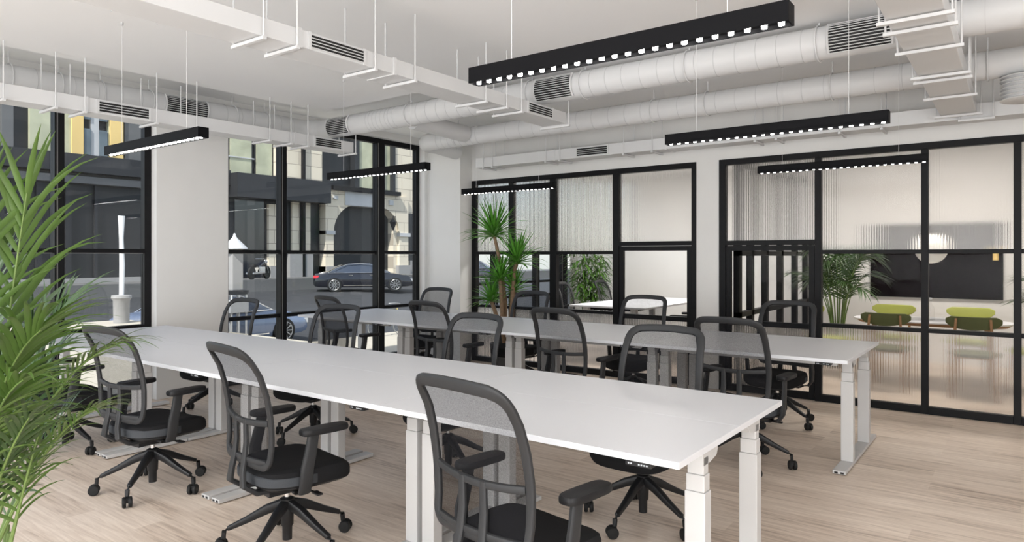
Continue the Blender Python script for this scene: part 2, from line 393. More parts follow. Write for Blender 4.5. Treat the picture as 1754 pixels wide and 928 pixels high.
# ---------------------------------------------------------------- ducts
def rect_duct(x0, x1, y0, y1, z0, z1, axis, seams, grilles, label, name='rectangular_duct'):
    g = 'rectangular ceiling ducts'
    root = thing(name, label, 'duct', ((x0+x1)/2, (y0+y1)/2, z0))
    c = root.location
    b = MB(); b.box(x0-c.x, x1-c.x, y0-c.y, y1-c.y, 0, z1-z0)
    b.build('casing', duct_white, root, bevel=.004)
    for s0 in seams:
        m = MB(); e = .006
        if axis == 'y': m.box(x0-c.x-e, x1-c.x+e, s0-c.y, s0-c.y+.025, -e, z1-z0+e)
        else: m.box(s0-c.x, s0-c.x+.025, y0-c.y-e, y1-c.y+e, -e, z1-z0+e)
        m.build('flange', duct_white, root)
    for (a, b2) in grilles:
        h = (z1-z0); za, zb = h*.14, h*.86
        fr = MB(); sl = MB(); n = 4
        if axis == 'y':
            X = x1-c.x; fr.box(X, X+.008, a-c.y-.02, a-c.y, za-.015, zb+.015).box(X, X+.008, b2-c.y, b2-c.y+.02, za-.015, zb+.015)
            sl.box(X+.001, X+.004, a-c.y, b2-c.y, za, zb)
            for k in range(n+1):
                z = za+(zb-za)*k/n; fr.box(X, X+.010, a-c.y, b2-c.y, z-.0022, z+.0022)
        else:
            Y = y0-c.y; fr.box(a-c.x-.02, a-c.x, Y-.008, Y, za-.015, zb+.015).box(b2-c.x, b2-c.x+.02, Y-.008, Y, za-.015, zb+.015)
            sl.box(a-c.x, b2-c.x, Y-.004, Y-.001, za, zb)
            for k in range(n+1):
                z = za+(zb-za)*k/n; fr.box(a-c.x, b2-c.x, Y-.010, Y, z-.0022, z+.0022)
        go = fr.build('grille', duct_white, root); sl.build('slots', slot_black, go)
    return root
rect_duct(-3.66, -3.40, -3.3, 5.40, 2.73, 2.835, 'y', [2.46, 3.22], [(2.55, 2.955), (4.80, 5.16)], 'white rectangular duct crossing the middle of the ceiling above the front benches')
rect_duct(-6.66, -6.42, -3.3, 5.43, 2.735, 2.860, 'y', [2.5, 4.6], [(2.61, 3.03), (4.88, 5.24)], 'long white rectangular duct running in front of the street windows')
rect_duct(-5.96, 4.5, 7.16, 7.40, 2.695, 2.825, 'x', [-4.69, -3.2], [(-4.35, -3.93)], 'white rectangular duct running along the wall above the glass rooms')
rect_duct(-.57, -.305, -3.3, 7.09, 2.735, 2.845, 'y', [], [], 'wide white rectangular duct seen from below at the right of the ceiling')

def round_duct(paths, r, ringsets, grilles, label, name='round_duct'):
    """paths: one polyline; ringsets: list of (p0, p1, count)"""
    root = thing(name, label, 'duct', paths[0]); c = Vector(paths[0])
    L = [Vector(p)-c for p in paths]
    MB().tube(L, r, 28).build('pipe', duct_white, root, smooth=True)
    for (p0, p1, n) in ringsets:
        p0 = Vector(p0)-c; p1 = Vector(p1)-c; d = (p1-p0).normalized()
        for k in range(n):
            q = p0+(p1-p0)*(k+.5)/n + d*random.uniform(-.01, .01)
            MB().tube([q-d*.0016, q+d*.0016], r+.0022, 28).build('wrap_seam', duct_seam, root, smooth=True)
    for (p0, p1, ang) in grilles:   # curved grille on the side that faces the room
        p0 = Vector(p0)-c; p1 = Vector(p1)-c; d = (p1-p0).normalized()
        n = Vector((d.y, -d.x, 0)); 
        if n.dot(Vector((0, 0, 0))-(p0+c)) < 0: n = -n
        fr = MB(); sl = MB(); rr = r+.012; A0, A1 = R(-52), R(48); K = 11
        def arc(a, rad): return n*math.cos(a)*rad + Vector((0, 0, 1))*math.sin(a)*rad
        pts0 = [p0+arc(A0+(A1-A0)*k/16, rr-.004) for k in range(17)]; pts1 = [p1+arc(A0+(A1-A0)*k/16, rr-.004) for k in range(17)]
        sl.add(pts0+pts1, [(k, k+1, 18+k, 17+k) for k in range(16)])
        for k in range(K+1):
            a = A0+(A1-A0)*k/K; fr.tube([p0+arc(a, rr+.002), p1+arc(a, rr+.002)], .0032, 6)
        for pp in (p0, p1):
            fr.tube([pp+arc(A0+(A1-A0)*k/16, rr) for k in range(17)], .009, 8)
        go = fr.build('grille', duct_white, root, smooth=True); sl.build('slots', slot_black, go, smooth=True)
    return root
def bend(c, r, a0, a1, z, n=9): return [(c[0]+r*math.cos(R(a0+(a1-a0)*k/n)), c[1]+r*math.sin(R(a0+(a1-a0)*k/n)), z) for k in range(n+1)]
zc = 3.03
pD = [(-6.99, -3.3, zc), (-6.99, 5.03, zc)] + bend((-6.74, 5.03), .25, 180, 90, zc) + [(-6.3, 5.28, zc), (4.5, 5.28, zc)]
round_duct(pD, .118, [((-6.99, -2, zc), (-6.99, 2.5, zc), 12), ((-6.99, 4.0, zc), (-6.99, 5.0, zc), 6), ((-6.99, 2.5, zc), (-6.99, 3.3, zc), 4), ((-5.95, 5.28, zc), (-5.45, 5.28, zc), 8),
    ((-5.2, 5.28, zc), (-3.9, 5.28, zc), 9), ((-3.1, 5.28, zc), (-1.2, 5.28, zc), 12), ((-.3, 5.28, zc), (1.5, 5.28, zc), 7)],
    [((-6.99, 3.42, zc), (-6.99, 3.86, zc), 0), ((-6.60, 5.28, zc), (-6.22, 5.28, zc), 0), ((-3.60, 5.28, zc), (-3.20, 5.28, zc), 0), ((-1.09, 5.28, zc), (-.69, 5.28, zc), 0)],
    'long round white insulated duct bending from the windows across the ceiling')
ze = 2.965
pE = [(4.5, 6.40, ze), (-6.05, 6.40, ze)] + bend((-6.05, 6.60), .20, 270, 180, ze) + [(-6.25, 6.72, ze), (-6.25, 7.1, ze-.03)]
round_duct([p for p in pE], .108, [((-5.95, 6.40, ze), (-5.2, 6.40, ze), 8), ((-4.9, 6.40, ze), (-.3, 6.40, ze), 24), ((.1, 6.4, ze), (1.5, 6.4, ze), 4), ((-6.25, 6.72, ze), (-6.25, 7.0, ze), 5)], [],
    'round white insulated duct running parallel behind the long one')
round_duct([(-5.40, 5.401, 3.0), (-5.40, 6.288, 2.975)], .10, [], [], 'short round white branch duct joining the two long round ducts', 'branch_duct')
fd = thing('flexible_duct', 'ribbed white flexible duct dropping at the right edge above the meeting room', 'duct', (.03, 6.40, 2.665))
rings = []
for k in range(60):
    t = k/59; rad = .150 + .014*math.sin(k*PI*.22)
    rings.append([(rad*math.cos(2*PI*q/24), rad*math.sin(2*PI*q/24)-.05*math.sin(t*PI/2)*0, .0+t*.185) for q in range(24)])
MB().loft(rings).build('ribbed_hose', duct_white, fd, smooth=True)

# hangers
def trapeze(x0, x1, y0, y1, z, name, label, group, ceil=RAFT):
    """U-shaped hanger: two rods and a bar under a duct"""
    root = thing(name, label, 'hanger', ((x0+x1)/2, (y0+y1)/2, z), 0, group); c = root.location
    MB().box(x0-c.x-.012, x1-c.x+.012, y0-c.y-.012, y1-c.y+.012, -.012, .006).build('bar', duct_white, root)
    for (x, y) in ((x0, y0), (x1, y1)):
        MB().tube([(x-c.x, y-c.y, .0), (x-c.x, y-c.y, ceil-z)], .0055, 6).build('rod', duct_white, root)
    return root
ORD = ['first', 'second', 'third', 'fourth', 'fifth', 'sixth', 'seventh', 'eighth', 'ninth', 'tenth', 'eleventh', 'twelfth']
for i, y in enumerate((2.22, 2.44, 3.04, 3.405, 4.19, 4.46, 4.67, 5.415)):
    trapeze(-3.68, -3.38, y, y, 2.717, 'duct_hanger', ORD[i]+' U-shaped rod hanger from the camera under the middle rectangular duct', 'hangers under the middle rectangular duct')
for i, y in enumerate((1.9, 2.26, 2.48, 3.08, 3.46, 4.26, 4.52, 4.74, 5.42)):
    o = trapeze(-6.675, -6.37, y, y, 2.722, 'duct_hanger', ORD[i]+' U-shaped rod hanger from the camera under the duct by the windows', 'hangers under the window duct')
    for ch in o.children:
        pass
for i, x in enumerate((-5.81, -5.66, -4.80, -4.59, -3.71, -3.35, -2.20, -1.99, -1.40, -1.04)):
    trapeze(x, x, 7.145, 7.415, 2.683, 'duct_hanger', ORD[i]+' U-shaped rod hanger from the left under the duct on the far wall', 'hangers under the far wall duct')
for i, y in enumerate((4.04, 4.25, 4.71, 5.43, 5.58, 6.21, 7.06)):
    trapeze(-.60, -.275, y, y, 2.720, 'duct_hanger', ORD[i]+' crossbar hanger from the camera under the wide duct at right', 'hangers under the wide right duct')
trapeze(-.43, -.19, 7.13, 7.13, 2.683, 'duct_hanger', 'small crossbar hanger under the far wall duct right of the wide duct', 'crossbar hangers at right')
def strap(x, y, z, r, label, group, ceil=RAFT, ax='x'):
    root = thing('pipe_hanger', label, 'hanger', (x, y, z+r), 0, group)
    m = MB(); pts = []
    for k in range(29):
        a = 2*PI*k/28; pts.append(((0, math.cos(a)*(r+.009), math.sin(a)*(r+.009)-r) if ax == 'x' else (math.cos(a)*(r+.009), 0, math.sin(a)*(r+.009)-r)))
    m.tube(pts, .006, 6).build('strap', duct_white, root, smooth=True)
    MB().tube([(0, 0, .008), (0, 0, ceil-z-r)], .005, 6).build('rod', duct_white, root)
for i, x in enumerate((-5.29, -3.70, -3.12, -2.15, -1.17, -.45, .35)):
    strap(x, 5.28, zc, .118, ORD[i]+' rod and strap from the left holding the long round duct', 'straps on the long round duct')
for i, x in enumerate((-5.60, -2.98, -2.42, -1.31, -.205, .3)):
    strap(x, 6.40, ze, .108, ORD[i]+' rod and strap from the left holding the rear round duct', 'straps on the rear round duct')
for i, y in enumerate((1.95, 2.12, 2.5, 2.85, 3.30, 4.2, 4.6)):
    strap(-6.99, y, zc, .118, ORD[i]+' rod and strap from the camera holding the round duct beside the windows', 'straps on the window round duct', SLAB, 'y')

# ---------------------------------------------------------------- pendant lights
def make_linear():
    root = thing('linear_pendant_light', '', 'pendant light')
    L = 1.311; W = .07; H = .066
    MB().box(0, L, -W/2, -W/2+.005, 0, H).box(0, L, W/2-.005, W/2, 0, H).box(0, .005, -W/2, W/2, 0, H).box(L-.005, L, -W/2, W/2, 0, H).box(0, L, -W/2, W/2, H-.004, H).box(0, L, -W/2, W/2, .014, .018).build('housing', lamp_black, root)
    for x in (.205, L-.205):
        MB().tube([(x, 0, H), (x, 0, RAFT-2.237)], .0014, 5).build('cable', duct_white, root)
        MB().lathe([(.010, RAFT-2.237-.02), (.010, RAFT-2.237)], 10, (x, 0, 0)).build('ceiling_fixing', duct_seam, root)
    led = MB().lathe([(.0095, -.0008), (.0105, .0135)], 12).build('led', led_glow, root, loc=(.03, 0, 0))
    for k in range(1, 24):
        c = led.copy(); COL.objects.link(c); c.parent = root; c.location = (.03+k*(L-.06)/23, 0, 0)
    return root
lin = make_linear()
for i, (x, y, lab) in enumerate(((-5.398, 2.263, 'black linear LED pendant light hanging in front of the left pier'),
        (-1.894, 2.263, 'large black linear LED pendant light nearest the camera at top'),
        (-5.398, 4.271, 'black linear LED pendant light hanging in front of the street window'),
        (-1.894, 4.271, 'black linear LED pendant light over the right part of the room, second largest'),
        (-5.398, 6.253, 'black linear LED pendant light hanging above the yucca plant'),
        (-1.894, 6.253, 'black linear LED pendant light hanging before the meeting room glass'))):
    o = lin if i == 0 else copy_tree(lin)
    o.location = (x, y, 2.237); tag(o, lab, 'pendant light', 'linear LED pendant lights')

for x, y, lab in ((-4.96, 2.09, 'tiny metal ceiling hook nearest the top left corner'), (-4.97, 2.40, 'tiny metal ceiling hook, the farther one left of the middle duct')):
    hk = MB().lathe([(.012, 0), (.012, -.004)], 10).tube([(0, 0, -.004), (0, 0, -.018), (.008, 0, -.026), (.014, 0, -.018)], .002, 6).build('ceiling_hook', duct_seam, None, loc=(x, y, RAFT)); tag(hk, lab, 'hook')
# ---------------------------------------------------------------- desks
TZ = .79; DW = 1.515; DD = .6315
def make_desk(front):
    """one sit-stand desk; origin on the floor at the middle of its top; front=True when the user sits on the -Y side"""
    root = thing('standing_desk', '', 'desk'); s = 1 if front else -1
    MB().box(-DW/2+.0008, DW/2-.0008, -DD/2, DD/2, TZ-.025, TZ).build('desktop', desk_white, root, bevel=.0015)
    MB().box(-DW/2+.10, DW/2-.10, -.16, -.12, TZ-.065, TZ-.0255).box(-DW/2+.10, DW/2-.10, .12, .16, TZ-.065, TZ-.0255).build('underframe', leg_white, root)
    for sx in (-1, 1):
        x = sx*(DW/2-.058)
        lg = MB(); lg.box(x-.041, x+.041, -.033, .033, .03, .60); lg.box(x-.037, x+.037, -.029, .029, .60, .665); lg.box(x-.033, x+.033, -.025, .025, .665, .735)
        l = lg.build('leg', leg_white, root, bevel=.004)
        MB().box(x-.042, x+.042, -DD/2+.02, DD/2-.004, .006, .03).build('foot', leg_white, l, bevel=.003)
        br = MB().prism([(-.0335, .764), (.125, .764), (.125, .735), (.112, .715), (.04, .702), (-.0335, .702)], 'x', x-.033, x+.033)
        br.build('support_bracket', leg_white, l)
        en = MB(); e = -DD/2+.0195 if front else -DD/2+.0195
        en.box(x-.030, x-.008, e-.001, e+.002, .010, .022).box(x+.008, x+.030, e-.001, e+.002, .010, .022)
        en.build('foot_hole', slot_black, l)
    px = DW/2-.16
    cp = MB().box(px-.05, px+.05, -DD/2+.01, -DD/2+.08, TZ-.045, TZ-.0255).build('control_panel', plastic_black, root)
    MB().box(px-.005, px+.045, -DD/2+.008, -DD/2+.0105, TZ-.043, TZ-.03).build('display', slot_black, cp)
    bt = MB()
    for k, dx in enumerate((-.036, -.026, .005, .015, .026, .036)): bt.box(px+dx-.003, px+dx+.003, -DD/2+.006, -DD/2+.0085, TZ-.039, TZ-.034)
    bt.build('buttons', grey_plastic, cp)
    return root
dk = make_desk(True)
names = ['right-end', 'second from right', 'third from right', 'left-end']
first = True
for b, y0 in enumerate((2.22, 5.06)):
    for side in (0, 1):
        for i in range(4):
            o = dk if first else copy_tree(dk); first = False
            o.location = (-.94-DW/2-i*DW, y0+DD/2+side*DD+.0005*side, 0); o.rotation_euler = (0, 0, PI*side)
            tag(o, '%s white sit-stand desk on the %s side of the %s bench' % (names[i], ('near', 'far')[side], ('front', 'rear')[b]), 'desk', ('front', 'rear')[b]+' bench of white desks')

# ---------------------------------------------------------------- office chairs
def yb(z):
    P = [(.42, -.205), (.50, -.205), (.60, -.195), (.72, -.20), (.85, -.222), (.95, -.252), (1.03, -.300), (1.10, -.345)]
    for (a, b), (c, d) in zip(P, P[1:]):
        if z <= c: t = (z-a)/(c-a); return b+(d-b)*t
    return P[-1][1]
ZB, ZT = .500, 1.050
def w0(z):
    t = (z-ZB)/(ZT-ZB); return .236+.012*math.sin(PI*min(1, t*1.1)) - .004*t
def W(z):
    w = w0(z); rt = .062; rb = .045
    if z > ZT-rt: u = (z-(ZT-rt))/rt; w -= rt*(1-math.sqrt(max(0, 1-u*u)))
    if z < ZB+rb: u = ((ZB+rb)-z)/rb; w -= rb*(1-math.sqrt(max(0, 1-u*u)))
    return w
def bp(x, z): # a point of the curved back surface
    return (x, yb(z)-.03*(1-(x/.245)**2), z + (.010*(1-(x/.2)**2) if z >= ZT-.001 else 0))
def make_chair():
    root = thing('office_chair', '', 'chair')
    # back frame loop
    zs = [ZB+.045*(1-math.cos(PI/2*k/5)) for k in range(6)] + [ZB+.045+(ZT-ZB-.107)*k/9 for k in range(1, 9)] + [ZT-.062+.062*math.sin(PI/2*k/6) for k in range(7)]
    right = [(W(z), z) for z in zs]
    top = [(W(ZT)*(1-2*k/9), ZT) for k in range(1, 9)]; left = [(-x, z) for x, z in reversed(right)]
    bot = [(-W(ZB)*(1-2*k/7), ZB) for k in range(1, 7)]
    loop = [bp(x, z) for x, z in right+top+left+bot]
    thick = [.016 + .007*max(0, min(1, (z-ZB)/.5)) if abs(x) > .1 or z > .9 else .012 for x, z in right+top+left+bot]
    f = MB(); f.sweep(loop, thick, .010, (0, 1, .15), closed=True)
    f.sweep([(x, yb(.70)-.003-.036*(1-(x/.23)**2), .70+.012*(x/.23)**2) for x in [(-.228+.456*k/14) for k in range(15)]], .0145, .010, (0, 1, 0))
    f.sweep([(x, yb(.52)-.004-.033*(1-(x/.215)**2), .522) for x in [(-.215+.43*k/10) for k in range(11)]], .014, .010, (0, 1, 0))
    bf = f.build('back_frame', plastic_grey, root, smooth=True)
    for sx in (-1, 1):
        p = MB().sweep([(sx*.056, yb(.7)-.041, .712), (sx*.056, yb(.6)-.043, .60), (sx*.058, yb(.52)-.043, .52), (sx*.064, -.258, .46), (sx*.078, -.262, .395), (sx*.080, -.20, .352), (sx*.065, -.08, .345)],
                       [.015, .018, .019, .021, .025, .026, .024], [.009, .009, .010, .011, .012, .014, .014], [(0, 1, 0)]*4+[(0, 1, .4), (0, .3, 1), (0, 0, 1)])
        p.build('back_post', plastic_grey, bf, smooth=True)
    g = MB(); nz, nx = 26, 12; vs = []
    for i in range(nz+1):
        z = ZB+.012+(ZT-ZB-.02)*i/nz; w_ = max(.05, W(z)-.004)
        for j in range(nx+1):
            x = -w_+2*w_*j/nx; q = bp(x, z); vs.append((q[0], q[1]+.004, z))
    g.add(vs, [(i*(nx+1)+j, i*(nx+1)+j+1, (i+1)*(nx+1)+j+1, (i+1)*(nx+1)+j) for i in range(nz) for j in range(nx)])
    g.build('mesh_back', chair_mesh, root, smooth=True)
    # seat
    def ring(s, z, dr=0):
        r = []
        for k in range(40):
            a = 2*PI*k/40; c = math.cos(a); d = math.sin(a)
            x = s*.250*math.copysign(abs(c)**.55, c); y = .035+s*.245*math.copysign(abs(d)**.55, d)
            r.append((x*(1-.10*max(0, -y)/.2), y, z-.035*max(0, (y-.12)/.16)**2 + dr*(x/.25)**2*.012))
        return r
    MB().loft([ring(.80, .372), ring(.96, .380), ring(1.0, .402), ring(1.0, .425, 1), ring(.975, .445, 1), ring(.9, .456, 1), ring(.6, .452, 1), ring(.25, .449, 1)]).build('seat', fabric_seat, root, smooth=True)
    gr = []
    for (sc_, z_) in ((.93, .380), (1.008, .392), (1.012, .428), (.99, .438)):
        rr_ = [q for q in ring(sc_, z_)]; gr.append([q for q in rr_[19:]+rr_[:2] if q[1] < .05])
    m0 = min(len(q) for q in gr); gr = [q[:m0] for q in gr]
    MB().loft(gr, closed_ring=False, caps=False).build('seat_rear_lit', fabric_seat_lit, root, smooth=True, solid=.004)  # rear of the black seat coloured lighter, as lit from behind
    MB().loft([ring(.55, .352), ring(.84, .358), ring(.93, .374), ring(.93, .383)]).build('seat_shell', plastic_black, root, smooth=True)
    mech = MB(); mech.box(-.07, .07, -.13, .10, .305, .352); mech.box(-.20, .20, -.01, .03, .335, .352); mech.tube([(.07, .03, .325), (.21, .05, .325)], .006, 8); mech.box(.19, .25, .035, .065, .320, .330)
    mech.build('mechanism', plastic_black, root, bevel=.006)
    # arms
    for sx in (-1, 1):
        p = MB().sweep([(sx*.10, -.03, .345), (sx*.20, -.035, .345), (sx*.258, -.04, .36), (sx*.285, -.045, .40), (sx*.290, -.04, .48), (sx*.287, -.02, .56), (sx*.284, -.005, .64)],
                       [.026, .028, .030, .032, .032, .030, .028], [.010, .011, .012, .013, .013, .012, .012],
                       [(0, 0, 1), (0, 0, 1), (sx*.6, 0, -1), (sx*1, 0, -.5), (sx, 0, 0), (sx, 0, 0), (sx, 0, 0)])
        ar = p.build('armrest', plastic_grey, root, smooth=True)
        pd = MB(); o2 = []
        for k in range(28):
            a = 2*PI*k/28; c = math.cos(a); d = math.sin(a)
            o2.append((math.copysign(abs(c)**.6, c), math.copysign(abs(d)**.45, d)))
        def pr(sx_, sy_, z): return [(sx*.278+c*.044*sx_, .055+d*.125*sy_, z) for c, d in o2]
        pd.loft([pr(.7, .9, .636), pr(.96, .98, .640), pr(1, 1, .648), pr(1, 1, .658), pr(.93, .97, .667), pr(.6, .8, .670)])
        pd.build('arm_pad', pad_black, ar, smooth=True)
    # base
    MB().lathe([(.014, .25), (.014, .315)], 16).build('gas_column', chrome, root, smooth=True)
    b = MB(); b.lathe([(.010, .045), (.024, .048), (.025, .115), (.031, .125), (.034, .20), (.036, .258), (.020, .266)], 20)
    st = Vector((0, 0, 0))
    for k in range(5):
        a = R(16+72*k); u = Vector((math.cos(a), math.sin(a), 0)); 
        pts = [u*.02+Vector((0, 0, .232)), u*.10+Vector((0, 0, .205)), u*.20+Vector((0, 0, .155)), u*.29+Vector((0, 0, .115)), u*.312+Vector((0, 0, .100)), u*.315+Vector((0, 0, .066))]
        b.sweep(pts, [.022, .020, .017, .014, .013, .011], [.026, .024, .017, .012, .011, .011], [(0, 0, 1)]*4+[u*-1+Vector((0, 0, .6)), u*-1])
    b.build('base', plastic_black, root, smooth=True)
    cst = None
    for k in range(5):
        a = R(16+72*k)
        if cst is None:
            m = MB()
            for s1 in (-1, 1): m.lathe([(.012, s1*.005), (.029, s1*.006), (.032, s1*.010), (.032, s1*.022), (.027, s1*.027), (.010, s1*.028)], 20, (0, -.014, .033), 'x')
            m.box(-.006, .006, -.030, .004, .030, .058); m.lathe([(.010, .045), (.011, .07)], 10)
            cst = m.build('caster', rubber, root, smooth=True); c = cst
        else:
            c = cst.copy(); COL.objects.link(c); c.parent = root
        c.location = (.315*math.cos(a), .315*math.sin(a), 0); c.rotation_euler = (0, 0, R(35+97*k))
    return root
ch0 = make_chair(); chairs = [
    (-1.53, 2.10, -8, 'nearest black mesh office chair, at the right of the near side of the front bench'),
    (-3.02, 2.12, -9, 'black mesh office chair, second from right along the near side of the front bench'),
    (-4.48, 2.14, 5, 'black mesh office chair behind the palm fronds, third from right at the front bench'),
    (-5.93, 2.17, -4, 'black mesh office chair mostly hidden by the big palm at left of the front bench'),
    (-1.72, 3.55, 180, 'black mesh office chair on the far side of the front bench, nearest its right end'),
    (-3.20, 3.55, 178, 'black mesh office chair, second from right along the far side of the front bench'),
    (-4.70, 3.55, 188, 'black mesh office chair, third from right along the far side of the front bench'),
    (-6.19, 3.55, 182, 'black mesh office chair at the front bench far side, in front of the blue car'),
    (-1.60, 4.96, -4, 'black mesh office chair at the near side of the rear bench, nearest its right end'),
    (-3.02, 4.96, -6, 'black mesh office chair, second from right along the near side of the rear bench'),
    (-4.46, 4.96, -5, 'black mesh office chair, third from right along the near side of the rear bench'),
    (-5.88, 4.94, -8, 'black mesh office chair at the rear bench near side, in front of the black car'),
    (-1.76, 6.36, 176, 'black mesh office chair behind the rear bench, next to the meeting room door'),
    (-3.21, 6.40, 182, 'black mesh office chair behind the rear bench, in front of the left glass door'),
    (-4.69, 6.40, 180, 'black mesh office chair behind the rear bench, beside the yucca plant'),
    (-6.19, 6.38, 183, 'black mesh office chair behind the rear bench, in front of the white column'),
    (-5.62, 9.35, -80, 'mesh office chair inside the left glass room, at the left of its white desk'),
    (-5.55, 10.45, -84, 'mesh office chair inside the left glass room, farther along the left of its desk'),
    (-3.82, 9.35, 96, 'mesh office chair inside the left glass room, at the right of its white desk')]
for i, (x, y, rz, lab) in enumerate(chairs):
    o = ch0 if i == 0 else copy_tree(ch0)
    o.location = (x, y, 0); o.rotation_euler = (0, 0, R(rz)); tag(o, lab, 'chair', 'black mesh office chairs')

# ---------------------------------------------------------------- left glass room
rd = thing('white_desk', 'white desk standing inside the left glass room', 'desk', (-4.68, 9.7, 0))
MB().box(-.60, .60, -1.22, 1.22, TZ-.025, TZ).build('desktop', desk_white, rd, bevel=.002)
for sx in (-1, 1):
    for sy in (-1, 1):
        MB().box(sx*.38-.04, sx*.38+.04, sy*1.1-.04, sy*1.1+.04, .0, TZ-.0255).build('leg', leg_white, rd, bevel=.003)
MB().box(-.35, .35, -1.05, 1.05, TZ-.07, TZ-.03).build('underframe', frame_black, rd)

# ---------------------------------------------------------------- meeting room
mt = thing('meeting_table', 'oval white-topped meeting table with wooden edge among the green chairs', 'table', (-.85, 9.35, 0))
def oval(a, b, z): return [(a*math.copysign(abs(math.cos(2*PI*k/40))**.75, math.cos(2*PI*k/40)), b*math.copysign(abs(math.sin(2*PI*k/40))**.8, math.sin(2*PI*k/40)), z) for k in range(40)]
MB().loft([oval(.80, .42, .735), oval(.81, .43, .750)]).build('tabletop', desk_white, mt, smooth=True)
MB().loft([oval(.74, .36, .700), oval(.79, .41, .734)]).build('table_edge', wood, mt, smooth=True)
for sx in (-1, 1):
    for sy in (-1, 1): MB().tube([(sx*.55, sy*.22, .70), (sx*.62, sy*.28, 0)], [.028, .018], 10).build('leg', wood, mt, smooth=True)
def make_green(mat):
    root = thing('dining_chair', '', 'chair')
    rg = []
    for k in range(11):
        u = -1+2*k/10; wd = .25*u; y = -.20+.07*u*u; hh = .072*(1-.30*u*u)*(1 if abs(u) < .99 else .45); zc_ = .79+.022*u*u
        rg.append([(wd, y-.015, zc_-hh), (wd, y+.014, zc_-hh*.9), (wd, y+.012, zc_+hh*.95), (wd, y-.012, zc_+hh)])
    MB().loft(rg).build('backrest', mat, root, smooth=True, bevel=.006)
    def rr(s, z): return [(s*.23*math.copysign(abs(math.cos(2*PI*k/24))**.6, math.cos(2*PI*k/24)), .02+s*.21*math.copysign(abs(math.sin(2*PI*k/24))**.6, math.sin(2*PI*k/24)), z) for k in range(24)]
    MB().loft([rr(.85, .43), rr(1, .445), rr(1, .465), rr(.8, .48)]).build('seat', mat, root, smooth=True)
    for sx in (-1, 1):
        MB().tube([(sx*.15, -.20, .84), (sx*.165, -.215, .62), (sx*.18, -.19, .42), (sx*.2, -.24, 0)], [.012, .015, .018, .012], 10).build('leg', wood, root, smooth=True)
        MB().tube([(sx*.16, .17, .43), (sx*.19, .22, 0)], [.018, .012], 10).build('leg', wood, root, smooth=True)
    MB().box(-.17, .17, -.02, .02, .40, .43).build('stretcher', wood, root)
    return root
gA = make_green(olive); gB = make_green(olive_dark)
for i, (src, x, y, rz, lab) in enumerate(((gA, -1.33, 9.98, 180, 'light green dining chair on the far side of the meeting table, left'),
        (gA, -.50, 9.98, 180, 'light green dining chair on the far side of the meeting table, right'),
        (gB, -1.22, 8.78, 0, 'dark green dining chair on the near side of the meeting table, left'),
        (gB, -.40, 8.78, 0, 'dark green dining chair on the near side of the meeting table, right'),
        (gA, -1.92, 9.35, -86, 'light green dining chair at the left head of the meeting table'),
        (gA, .12, 9.35, 92, 'light green dining chair at the right head of the meeting table'))):
    o = src if i in (0, 2) else copy_tree(src)
    o.location = (x, y, 0); o.rotation_euler = (0, 0, R(rz)); tag(o, lab, 'chair', 'green dining chairs')
tv = thing('television', 'large black wall screen on the meeting room back wall', 'television', (-.98, 11.19, 1.43))
MB().box(-.79, .79, -.04, 0, -.52, .52).build('casing', frame_black, tv, bevel=.004)
MB().box(-.775, .775, -.044, -.0405, -.505, .505).build('screen', screen, tv)
bo = thing('water_bottle', 'clear glass water bottle on the meeting table', 'bottle', (-.85, 9.32, .751))
MB().lathe([(.02, 0), (.042, .004), (.043, .13), (.04, .15), (.016, .185), (.015, .225), (.019, .23), (.019, .24)], 20).build('glass_body', clear_glass, bo, smooth=True)
MB().lathe([(.017, .24), (.017, .258), (.01, .262)], 16).build('cap', white_paint, bo, smooth=True)
pn = thing('globe_pendant_light', 'white globe pendant lamp over the meeting table', 'pendant light', (-.84, 9.3, 1.56))
MB().lathe([(.171*math.sin(PI*k/20) if 0 < k < 20 else .001, -.171*math.cos(PI*k/20)+.02) for k in range(21)], 28).build('globe', globe_white, pn, smooth=True)
MB().lathe([(.26, -.035), (.262, -.028), (.18, -.026), (.172, -.03)], 32).build('shade_ring', grey_plastic, pn, smooth=True)
MB().tube([(0, 0, .18), (0, 0, 3.0-1.56)], .004, 6).build('cable', frame_black, pn)
wlm = thing('wall_lamp', 'small brass tube wall lamp beside the screen', 'lamp', (-.27, 11.19, 1.53))
MB().box(-.03, .03, -.015, 0, -.04, .04).build('wall_plate', wood, wlm)
MB().lathe([(.032, -.09), (.034, -.088), (.034, .088), (.032, .09)], 16, (0, -.075, 0)).build('shade', yellow_panel, wlm, smooth=True)
MB().box(-.008, .008, -.06, -.01, -.008, .008).build('arm', wood, wlm)

